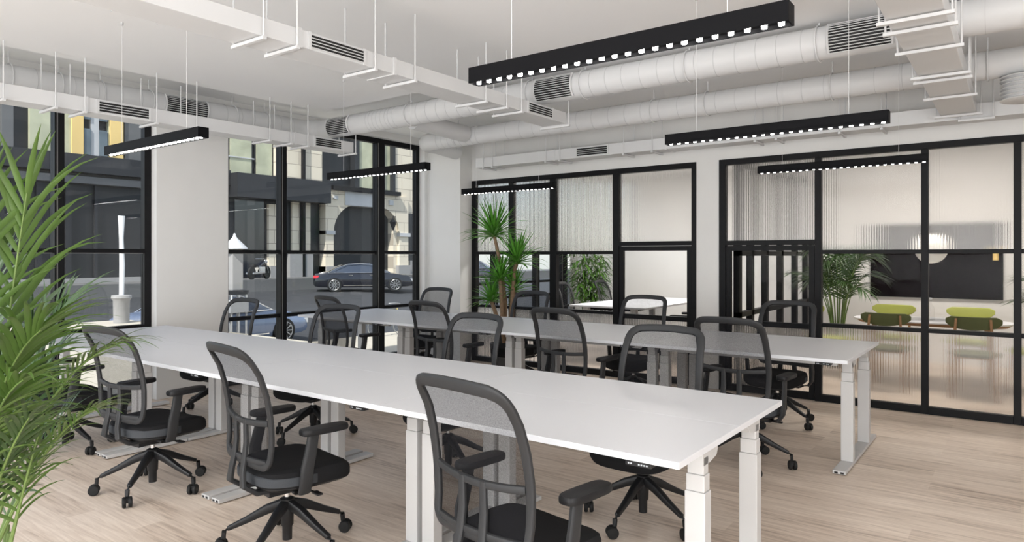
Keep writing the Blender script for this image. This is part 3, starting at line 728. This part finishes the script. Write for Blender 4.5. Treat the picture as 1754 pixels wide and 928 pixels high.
# ---------------------------------------------------------------- plants
def leaflet(m, p, d, up, L, Wd, droop, n=6, fold=.25):
    d = Vector(d).normalized(); side = d.cross(Vector(up)).normalized()
    if side.length < .1: side = Vector((1, 0, 0))
    vs = []
    q = Vector(p); step = L/n
    for i in range(n+1):
        t = i/n; wd = Wd*(math.sin(PI*min(1, .12+.88*t)**.75) if t < 1 else 0)+.0004
        nrm = side.cross(d).normalized()
        vs += [q-side*wd/2+nrm*fold*wd/2, q, q+side*wd/2+nrm*fold*wd/2]
        d = (d+Vector((0, 0, -1))*droop*step*(1+t*1.5)).normalized(); q = q+d*step
    m.add(vs, [f for i in range(n) for f in ((i*3, i*3+1, i*3+4, i*3+3), (i*3+1, i*3+2, i*3+5, i*3+4))])
def bez(p0, p1, p2, t): return p0*(1-t)**2+p1*2*t*(1-t)+p2*t*t
def frond(parent, p0, p1, p2, n, L, Wd, mat, t0=.3, droop=1.6, spread=62, r0=.008, lift=.25, lmin=.5):
    p0, p1, p2 = Vector(p0), Vector(p1), Vector(p2); m = MB()
    for i in range(n):
        t = t0+(1-t0)*(i+.3)/n; p = bez(p0, p1, p2, t); tg = (bez(p0, p1, p2, min(1, t+.02))-bez(p0, p1, p2, t-.02)).normalized()
        up = Vector((0, 0, 1)); sd = tg.cross(up).normalized(); nn = sd.cross(tg).normalized()
        s = (t-t0)/(1-t0); LL = L*(lmin+(1-lmin)*math.sin(PI*(.12+.8*s)))
        for sg in (-1, 1):
            a = R(spread*(1-.6*s)+random.uniform(-7, 7))
            d = tg*math.cos(a)+sd*sg*math.sin(a)+nn*(lift+random.uniform(-.1, .1))
            leaflet(m, p, d, nn, LL*random.uniform(.88, 1.1), Wd, droop*random.uniform(.7, 1.3))
    tg = (p2-p1).normalized(); leaflet(m, p2, tg, (0, 0, 1), L*.6, Wd, droop)
    o = m.build('frond', mat, parent, smooth=True)
    pts = [bez(p0, p1, p2, k/14) for k in range(15)]
    MB().tube(pts, [r0*(1-.75*k/14) for k in range(15)], 6).build('stalk', stem_green, o, smooth=True)
    return o
fw = Vector((-math.sin(YAW), math.cos(YAW), 0)); rg_ = Vector((math.cos(YAW), math.sin(YAW), 0))
def at(px, py, D):  # world point that lies D metres into the room on the line of sight through a pixel
    return fw*D + rg_*((px-877)/FPX*D) + Vector((0, 0, CAMH-(py-HZ)/FPX*D))
pb = at(-40, 438, 2.15); pb.z = 0
palm = thing('areca_palm', 'big green areca palm in the left foreground', 'plant', pb)
MB().lathe([(.13, 0), (.16, .01), (.20, .36), (.205, .38), (.185, .385), (.18, .34), (.01, .335)], 32).build('pot', pot_dark, palm, smooth=True)
MB().lathe([(.178, .325), (.17, .345), (.01, .35)], 24).build('soil', soil, palm)
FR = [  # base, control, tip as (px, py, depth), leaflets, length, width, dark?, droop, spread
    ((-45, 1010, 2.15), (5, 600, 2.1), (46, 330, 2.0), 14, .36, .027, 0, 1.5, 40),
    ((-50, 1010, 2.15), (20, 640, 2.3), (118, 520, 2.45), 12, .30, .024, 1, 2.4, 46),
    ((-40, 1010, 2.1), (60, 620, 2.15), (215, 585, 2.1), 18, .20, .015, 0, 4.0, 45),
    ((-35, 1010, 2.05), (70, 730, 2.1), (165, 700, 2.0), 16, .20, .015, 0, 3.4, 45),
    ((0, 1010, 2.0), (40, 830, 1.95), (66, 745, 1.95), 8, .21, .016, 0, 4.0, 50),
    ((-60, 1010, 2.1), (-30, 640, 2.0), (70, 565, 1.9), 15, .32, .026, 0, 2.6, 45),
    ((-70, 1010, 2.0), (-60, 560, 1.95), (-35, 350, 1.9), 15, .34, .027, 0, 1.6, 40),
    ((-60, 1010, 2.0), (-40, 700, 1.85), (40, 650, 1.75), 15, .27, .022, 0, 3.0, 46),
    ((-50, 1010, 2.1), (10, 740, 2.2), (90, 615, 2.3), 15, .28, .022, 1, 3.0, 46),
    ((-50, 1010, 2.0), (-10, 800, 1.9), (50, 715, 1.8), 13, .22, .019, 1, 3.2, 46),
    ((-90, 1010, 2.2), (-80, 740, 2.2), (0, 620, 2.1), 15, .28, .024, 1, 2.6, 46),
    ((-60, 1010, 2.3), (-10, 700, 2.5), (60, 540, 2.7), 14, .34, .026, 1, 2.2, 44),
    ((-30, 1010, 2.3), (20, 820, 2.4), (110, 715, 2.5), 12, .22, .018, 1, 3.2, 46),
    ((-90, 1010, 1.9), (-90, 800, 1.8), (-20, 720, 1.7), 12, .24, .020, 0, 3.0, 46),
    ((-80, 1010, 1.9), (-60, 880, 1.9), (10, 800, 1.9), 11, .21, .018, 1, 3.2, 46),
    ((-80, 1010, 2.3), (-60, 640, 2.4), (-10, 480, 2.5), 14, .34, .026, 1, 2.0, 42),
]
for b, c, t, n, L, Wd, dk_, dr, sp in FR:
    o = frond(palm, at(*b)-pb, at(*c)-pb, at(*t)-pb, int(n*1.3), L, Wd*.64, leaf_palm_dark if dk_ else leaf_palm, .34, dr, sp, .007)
for k in range(7):
    a = k*.9; MB().tube([(.06*math.cos(a), .06*math.sin(a), .34), (.09*math.cos(a), .09*math.sin(a), .62)], [.012, .008], 8).build('stem', stem_green, palm, smooth=True)

# yucca behind the rear bench
yx, yy = -5.28, 6.98
yu = thing('yucca_plant', 'tall yucca plant with several leafy crowns behind the rear bench', 'plant', (yx-.03, yy, 0))
MB().lathe([(.15, 0), (.17, .01), (.20, .36), (.205, .38), (.185, .385), (.18, .34), (.01, .335)], 32).build('pot', pot_dark, yu, smooth=True)
MB().lathe([(.178, .325), (.17, .345), (.01, .35)], 24).build('soil', soil, yu)
def crown(parent, c, n, L, up=.5, Wd=.034, mat=leaf_yucca):
    m = MB()
    for k in range(n):
        a = k*2.39996; e = R(8+78*((k+.5)/n)**.8) if k else R(85)
        e = e - R(10)
        d = Vector((math.cos(a)*math.cos(e), math.sin(a)*math.cos(e), math.sin(e)))
        q = Vector(c)+Vector((0, 0, .05*k/n-.03))
        leaflet(m, q, d, (0, 0, 1) if e < R(70) else (1, 0, 0), L*random.uniform(.75, 1.08), Wd*random.uniform(.8, 1.1), random.uniform(.3, 1.7) if e < R(50) else .3, 5, .5)
    return m.build('leaf_crown', mat, parent, smooth=True)
for pts, n, L in (([(-.02, 0, .34), (-.02, .02, .9), (-.08, .0, 1.4), (-.17, -.02, 1.77)], 90, .52),
        ([(.05, .03, .34), (.09, .03, 1.0), (.12, .04, 1.33), (.17, .02, 1.42)], 76, .46),
        ([(0, -.06, .34), (-.0, -.07, .8), (-.02, -.08, 1.20)], 62, .38),
        ([(-.08, -.02, .34), (-.11, -.03, .7), (-.2, -.04, .92)], 56, .36),
        ([(.03, .06, .34), (.05, .08, .8), (.06, .1, 1.05)], 50, .36)):
    tr = MB().tube(pts, [.032-.004*k for k in range(len(pts))], 10).build('trunk', bark, yu, smooth=True)
    crown(tr, pts[-1], n, L)

# leafy bamboo in the left room
bm_ = thing('bamboo_plant', 'bushy narrow-leaved plant in the left glass room', 'plant', (-6.42, 10.98, 0))
MB().lathe([(.15, 0), (.17, .01), (.19, .36), (.195, .38), (.175, .385), (.17, .34), (.01, .335)], 24).build('pot', white_paint, bm_, smooth=True)
for s in range(8):
    a = s*2.4; tx, ty = .28*math.cos(a), .28*math.sin(a); hh = random.uniform(1.35, 1.85)
    st = MB().tube([(tx*.3, ty*.3, .3), (tx*.6, ty*.6, .8), (tx, ty, hh)], [.01, .008, .005], 6).build('stem', stem_green, bm_, smooth=True)
    m = MB()
    for k in range(110):
        t = random.uniform(.25, 1); z = .3+(hh-.3)*t; b = random.uniform(0, 2*PI)
        rr_ = .14*random.random()
        leaflet(m, (tx*(.3+.7*t)+rr_*math.cos(b), ty*(.3+.7*t)+rr_*math.sin(b), z), (math.cos(b), math.sin(b), random.uniform(-.2, .7)), (0, 0, 1), random.uniform(.18, .30), .032, 3, 4)
    m.build('leaves', leaf_bamboo, st, smooth=True)

def kentia(loc, label, H, n, seed, L=.30):
    random.seed(seed)
    p = thing('kentia_palm', label, 'plant', loc)
    MB().lathe([(.15, 0), (.17, .01), (.19, .32), (.195, .34), (.175, .345), (.17, .30), (.01, .295)], 24).build('pot', pot_dark, p, smooth=True)
    for k in range(n):
        a = k*2.4+.3; h = H*random.uniform(.7, 1.05); out = random.uniform(.35, .62)
        b = Vector((.05*math.cos(a), .05*math.sin(a), .3)); c = Vector((.14*math.cos(a), .14*math.sin(a), h)); t = Vector((out*math.cos(a), out*math.sin(a), h*random.uniform(.78, .98)))
        frond(p, b, c, t, 20, L, .018, leaf_palm_dark, .40, 2.2, 55, .009)
kentia((-1.98, 10.0, 0), 'dark green kentia palm in the meeting room left of the screen', 1.8, 18, 3, .36)
kentia((.42, 10.3, 0), 'dark green kentia palm at the right edge of the meeting room', 1.35, 10, 5)
random.seed(11)

# ---------------------------------------------------------------- outside
struct('ground_pavement', MB().box(-8.6, -7.46, 7.5, 30, -.9, -.005).box(-15.9, -8.6, 7.5, 30, -1.2, -.90).box(-17, -7.3, -20, 7.5, -.9, -.005), paving)
st = MB(); xs = [(-10.2, -1.0), (-18, -.92), (-26, -.25), (-29.0, -.2)]
for (a, za), (b, zb_) in zip(xs, xs[1:]): st.add([(a, -30, za), (b, -30, zb_), (b, 90, zb_), (a, 90, za)], [(0, 1, 2, 3)])
st.build('street', asphalt)['kind'] = 'structure'
struct('far_pavement', bx(-33, -29.5, -30, 90, -.5, .35), kerb)
FX = -32.0; KF = FX/-26.0
def FY(px): # place along the far facade of a pixel column
    u = (px-877)/FPX; dx = -math.sin(YAW)+u*math.cos(YAW); dy = math.cos(YAW)+u*math.sin(YAW)
    return dy*FX/dx
def FZ(px, py):
    u = (px-877)/FPX; dx = -math.sin(YAW)+u*math.cos(YAW); return CAMH-(py-HZ)/FPX*(FX/dx)
def fbox(m, p0, p1, z0, z1, dep): return m.box(FX-.5, FX+dep, FY(p0), FY(p1), z0, z1)
# building 1 (left window)
b1 = thing('office_building', 'dark office building with yellow and pale upper panels across the street', 'building', (FX, 9, 0))
def fp(parent, name, mat, boxes):
    m = MB()
    for (p0, p1, z0, z1, dep) in boxes: m.box(-.5, dep, FY(p0)-parent.location.y, FY(p1)-parent.location.y, z0, z1)
    return m.build(name, mat, parent)
fp(b1, 'wall', dark_shop, [(-260, 386, 0, 14, .0)])
fp(b1, 'lower_band', mid_band, [(-60, 245, 4.55, 4.85, .35)])
fp(b1, 'canopy', dark_band, [(-60, 386, 5.0, 5.75, .5)])
fp(b1, 'pale_panel', blind_cream, [(48, 92, 5.75, 9.5, .2), (108, 122, 5.75, 9.5, .2), (182, 196, 5.75, 9.5, .2)])
for p0, p1 in ((118, 138), (184, 206)): fp(b1, 'yellow_panel', yellow_panel, [(p0, p1, 5.75, 9.5, .3)])
for p0, p1 in ((140, 152), (166, 180)):
    fp(b1, 'window', glass_blue, [(p0, p1, 5.8, 6.9, .25), (p0, p1, 7.3, 8.6, .25)])
fp(b1, 'grey_panel', mid_band, [(210, 245, 5.75, 9.5, .2), (0, 20, 5.75, 9.5, .2)])
fp(b1, 'pale_wall', sign_grey, [(152, 166, 5.75, 9.5, .2)])
fp(b1, 'plinth', granite, [(-100, 386, 0, .55, .25)])
fp(b1, 'doorway', dark_band, [(60, 70, .3, 4.5, .15), (110, 120, .3, 4.5, .15), (160, 165, .3, 4.5, .15)])
# building 2
b2 = thing('corner_building', 'stone building with cream blinds and dark canopy behind the street lantern', 'building', (FX, 17, 0))
fp(b2, 'wall', dark_shop, [(386, 486, 0, 14, .05)])
fp(b2, 'stone_wall', stone_block, [(486, 546, FZ(510, 310), 14, .3), (466, 474, FZ(470, 305), 14, .3)])
for p0, p1 in ((391, 428), (436, 463)):
    wdw = fp(b2, 'window', dark_band, [(p0-2, p1+2, FZ(430, 303), 12, .12)])
    fp(b2, 'blind', blind_cream, [(p0, p1, FZ(430, 300), 11.8, .16)])
fp(b2, 'window_bar', sign_grey, [(388, 432, FZ(400, 270), FZ(400, 268), .2)])
fp(b2, 'canopy', dark_band, [(386, 546, FZ(480, 345), FZ(480, 307), 1.1)])
fp(b2, 'stone_pier', stone_block, [(496, 508, 0, FZ(500, 345), .25), (515, 527, 0, FZ(520, 345), .25), (456, 470, 0, FZ(460, 350), .25)])
fp(b2, 'dark_infill', dark_shop, [(486, 496, 0, FZ(500, 345), .1), (508, 515, 0, FZ(500, 345), .3), (527, 546, 0, FZ(530, 345), .05)])
fp(b2, 'drainpipe', frame_black, [(510, 514, 0, 14, .5)])
fp(b2, 'plinth', granite, [(488, 528, 0, FZ(510, 434), .45), (456, 472, 0, FZ(460, 455), .4)])
fp(b2, 'doorway', car_black, [(400, 450, 0, FZ(420, 330), .1)])
# building 3 with the arch
b3 = thing('arched_stone_building', 'cream stone building with a wide dark arch behind the black car', 'building', (FX, 24, 0))
by = b3.location.y
fp(b3, 'wall', dark_shop, [(548, 668, 0, 14, -.2)])
fp(b3, 'stone_wall', stone_block, [(668, 760, 0, 14, .3)])
ya, yb_, zs_, zt = FY(562), FY(675), FZ(600, 400), FZ(600, 352)
arch = [(FY(548)-by, 0), (FY(548)-by, FZ(600, 330)), (FY(690)-by, FZ(600, 330)), (FY(690)-by, 0), (yb_-by, 0), (yb_-by, zs_)]
rA = zt-zs_
for k in range(1, 8): a = PI/2*k/8; arch.append((yb_-by-rA*(1-math.cos(a)), zs_+rA*math.sin(a)))
for k in range(7, 0, -1): a = PI/2*k/8; arch.append((ya-by+rA*(1-math.cos(a)), zs_+rA*math.sin(a)))
arch += [(ya-by, zs_), (ya-by, 0)]
MB().prism(arch, 'x', -.2, .5).build('arch', stone_block, b3)
fp(b3, 'capital', sign_grey, [(548, 563, zs_-.1, zs_+.12, .6), (674, 692, zs_-.1, zs_+.12, .6)])
fp(b3, 'base_block', granite, [(548, 564, 0, .9, .6), (672, 692, 0, .9, .6), (695, 720, 0, 1.2, .4)])
fp(b3, 'sign_panel', sign_grey, [(581, 640, FZ(610, 354), FZ(610, 331), .55)])
fp(b3, 'corbel', sign_grey, [(561, 568, FZ(565, 342), FZ(565, 336), .6), (656, 663, FZ(660, 352), FZ(660, 344), .6)])
fp(b3, 'string_course', frame_black, [(556, 672, FZ(600, 330), FZ(600, 323), .8)])
for p0, p1 in ((612, 636), (656, 666)): fp(b3, 'window', blind_cream, [(p0, p1, FZ(625, 322), 9.6, .1)])
fp(b3, 'window_frame', dark_band, [(604, 612, FZ(600, 322), 12, .2), (636, 656, FZ(600, 322), 12, .2), (666, 670, FZ(600, 322), 12, .4)])
fp(b3, 'side_opening', dark_shop, [(692, 706, 1.2, FZ(700, 366), .35)])
fp(b3, 'drainpipe', frame_black, [(738, 742, 0, 14, .6)])

def car(name, label, body_mat, loc, rz, L=4.8, Wc=1.86, H=1.45, s=1.0):
    root = thing(name, label, 'car', loc, rz)
    hl = L/2*s
    def ring(y, w_, z0, z1): return [(-w_*.92, y, z0), (-w_, y, z0+.25*(z1-z0)), (-w_*.99, y, z0+.7*(z1-z0)), (-w_*.88, y, z1), (-w_*.5, y, z1+.02), (w_*.5, y, z1+.02), (w_*.88, y, z1), (w_*.99, y, z0+.7*(z1-z0)), (w_, y, z0+.25*(z1-z0)), (w_*.92, y, z0)]
    hw = Wc/2
    body = [(-2.40, .70, .38, .70), (-2.32, .84, .28, .84), (-2.1, .90, .24, .93), (-1.6, .93, .22, .98), (-.8, .93, .22, .96), (.4, .93, .22, .93), (1.0, .93, .22, .92), (1.6, .92, .22, .86), (2.1, .88, .24, .76), (2.32, .80, .28, .66), (2.40, .66, .36, .55)]
    MB().loft([ring(y*s*L/4.8, w_*s*Wc/1.86, a*s, b*s) for y, w_, a, b in body]).build('body', body_mat, root, smooth=True)
    def rc(y, wb, wt, z1): return [(-wb*s, y*s, .90*s), (-wt*s, y*s, z1*s), (-wt*.6*s, y*s, (z1+.025)*s), (wt*.6*s, y*s, (z1+.025)*s), (wt*s, y*s, z1*s), (wb*s, y*s, .90*s)]
    k = L/4.8
    MB().loft([rc(-1.75*k, .72, .66, .92), rc(-1.25*k, .84, .64, 1.22), (rc(-.8*k, .86, .62, 1.37)), rc(-.2*k, .87, .62, 1.41), rc(.25*k, .87, .62, 1.38), rc(.7*k, .86, .62, 1.20), rc(1.25*k, .78, .64, .93)]).build('windows', car_glass, root, smooth=True)
    MB().loft([[(x*s, y*k*s, z*s) for x, z in ((-w_, h), (-w_, h+.03), (-w_*.6, h+.06), (w_*.6, h+.06), (w_, h+.03), (w_, h))] for y, w_, h in ((-1.7, .67, .93), (-1.25, .655, 1.22), (-.8, .635, 1.365), (-.2, .635, 1.405), (.22, .635, 1.38))]).build('roof', body_mat, root, smooth=True)
    for sx in (-1, 1):
        ln = [(-1.72, .875, .93), (-1.3, .80, 1.18), (-.8, .72, 1.335), (-.2, .72, 1.375), (.3, .74, 1.33), (.75, .80, 1.15), (1.15, .86, .94), (-1.72, .9, .92)]
        MB().tube([(sx*x*s, y*k*s, z*s) for y, x, z in ln], .014*s, 6).build('chrome_trim', chrome, root)
        MB().box(min(sx*.93*s, sx*.945*s), max(sx*.93*s, sx*.945*s), -1.0*s, 1.0*s, .30*s, .325*s).build('sill_trim', chrome, root)
        for yh in (-.75, .25): MB().box(min(sx*.93*s, sx*.95*s), max(sx*.93*s, sx*.95*s), yh*s, (yh+.2)*s, .80*s, .825*s).build('door_handle', chrome, root)
        MB().box(min(sx*.5*s, sx*.86*s), max(sx*.5*s, sx*.86*s), -2.38*k*s, -2.15*k*s, .68*s, .80*s).build('tail_light', tail_red, root)
        MB().box(min(sx*.5*s, sx*.80*s), max(sx*.5*s, sx*.80*s), 2.2*k*s, 2.36*k*s, .50*s, .62*s).build('headlight', sign_grey, root)
        for yw in (-1.42, 1.48):
            tyre = MB().lathe([(.20*s, -.11*s), (.33*s, -.105*s), (.345*s, -.07*s), (.345*s, .07*s), (.33*s, .105*s), (.20*s, .11*s)], 28, (sx*.845*s, yw*k*s, .345*s), 'x').build('wheel', rubber, root, smooth=True)
            rim = MB()
            for q in range(10):
                a = 2*PI*q/10; c_, s_ = math.cos(a), math.sin(a); X_ = sx*.962*s
                rim.sweep([(X_, yw*k*s+c_*.04*s, (.345+s_*.04)*s), (X_, yw*k*s+c_*.235*s, (.345+s_*.235)*s)], .016*s, .008*s, (1, 0, 0), seg=6)
            rim.tube([(sx*.962*s, yw*k*s+math.cos(2*PI*q/24)*.24*s, (.345+math.sin(2*PI*q/24)*.24)*s) for q in range(25)], .012*s, 6)
            rim.build('rim', frame_edge, tyre)
    MB().box(-.26*s, .26*s, -2.41*k*s, -2.39*k*s, .50*s, .62*s).build('number_plate', sign_grey, root)
    return root
car('black_car', 'black sedan parked by the stone arch across the street', car_black, (-26.3, 22.9, -.25), R(-39), s=1.0)
car('blue_car', 'blue-grey sedan driving past on the near side of the street', car_blue, (-17.2, 9.85, -.90), 0, s=1.0)
car('black_car', 'dark car parked at the far right edge of the street view', car_black, (-27.5, 32.5, -.2), 0, s=1.0)

# motorcycle
mc = thing('motorcycle', 'chrome motorcycle parked under the dark canopy across the street', 'motorcycle', (-30.2, 19.6, .35), R(28))
for y in (-.72, .72):
    MB().lathe([(.22, -.05), (.31, -.045), (.31, .045), (.22, .05)], 24, (0, y, .31), 'x').build('wheel', rubber, mc, smooth=True)
MB().sweep([(0, -.5, .62), (0, -.1, .66), (0, .35, .80)], [.10, .14, .12], [.05, .05, .13], (0, 0, 1)).build('fuel_tank', car_black, mc, smooth=True)
MB().sweep([(0, -.75, .70), (0, -.3, .66)], .12, .045, (0, 0, 1)).build('seat', rubber, mc, smooth=True)
MB().box(-.16, .16, -.25, .3, .28, .62).tube([(.17, -.9, .3), (.17, .1, .33)], .05, 10).tube([(-.17, -.9, .3), (-.17, .1, .33)], .05, 10).build('engine', chrome, mc, bevel=.02)
MB().tube([(.09, .72, .31), (.09, .45, .95)], .022, 8).tube([(-.09, .72, .31), (-.09, .45, .95)], .022, 8).tube([(-.38, .3, 1.0), (-.1, .42, 1.0), (.1, .42, 1.0), (.38, .3, 1.0)], .016, 8).build('front_fork', chrome, mc)
MB().lathe([(.02, -.05), (.09, -.02), (.1, .05)], 16, (0, .58, .86), 'y').build('headlight', sign_grey, mc, smooth=True)
# bicycle
bk = thing('bicycle', 'bicycle standing on the lower pavement outside the window', 'bicycle', (-15.2, 14.2, -.90), R(0))
for y in (-.50, .50):
    w_ = MB().tube([(0, y+.31*math.cos(2*PI*k/32), .32+.31*math.sin(2*PI*k/32)) for k in range(33)], .013, 8)
    for q in range(12): a = PI*q/6; w_.tube([(0, y, .32), (0, y+.3*math.cos(a), .32+.3*math.sin(a))], .0015, 4)
    w_.build('wheel', frame_edge, bk, smooth=True)
MB().tube([(0, -.5, .32), (0, -.18, .78), (0, .32, .80), (0, -.08, .32), (0, -.5, .32)], .014, 8).tube([(0, -.08, .32), (0, -.20, .84)], .014, 8).tube([(0, .50, .32), (0, .32, .92)], .013, 8).build('frame', bike_yellow, bk, smooth=True)
MB().sweep([(0, -.32, .87), (0, -.08, .86)], [.07, .03], .02, (0, 0, 1)).build('saddle', rubber, bk, smooth=True)
MB().tube([(-.25, .24, .95), (-.1, .34, .96), (.1, .34, .96), (.25, .24, .95)], .012, 8).build('handlebar', frame_edge, bk, smooth=True)
# lantern, white post
ln = thing('street_lantern', 'street lantern with pointed roof at the left of the second window', 'street lamp', (-15.9, 9.62, -.97))
pm = MB().box(-.24, .24, -.24, .24, .0, .25).box(-.24, .24, -.24, .24, 1.05, 1.35)
for a_ in (-.2, .2):
    for b_ in (-.2, 0, .2): pm.tube([(a_, b_, 0), (a_, b_, 1.55)], .025, 8)
pm.build('post', sign_grey, ln)
MB().prism([(-.26, 1.60), (.26, 1.60), (.22, 1.50), (-.22, 1.50)], 'x', -.24, .24).build('base_plate', dark_band, ln)
MB().box(-.15, .15, -.15, .15, 1.6, 2.65).build('lantern_glass', granite, ln, bevel=.02)
MB().lathe([(.31, 2.65), (.29, 2.69), (.08, 2.90), (.04, 2.96), (.03, 3.02), (.005, 3.04)], 24).build('roof', sign_grey, ln, smooth=True)
wpst = thing('white_post', 'slim white post rising from a round planter outside the left window', 'post', (-16.2, 7.05, -.005))
MB().lathe([(.16, 0), (.17, .5), (.21, .56), (.2, .62), (.05, .63)], 20).build('planter', granite, wpst, smooth=True)
MB().tube([(0, 0, .6), (.01, .01, 1.3), (-.01, .0, 1.9), (0, 0, 2.4)], [.05, .055, .045, .07], 12).build('shaft', white_paint, wpst, smooth=True)
wl2 = thing('wall_lantern', 'small black lantern on a bracket by the stone arch', 'street lamp', (FX+.6, FY(662), FZ(662, 385)))
MB().lathe([(.05, -.35), (.22, .15), (.12, .3), (.02, .42)], 6).build('lantern_body', frame_black, wl2)
MB().tube([(-.1, .3, .5), (0, 0, .5), (0, 0, .4)], .03, 6).build('bracket', frame_black, wl2)
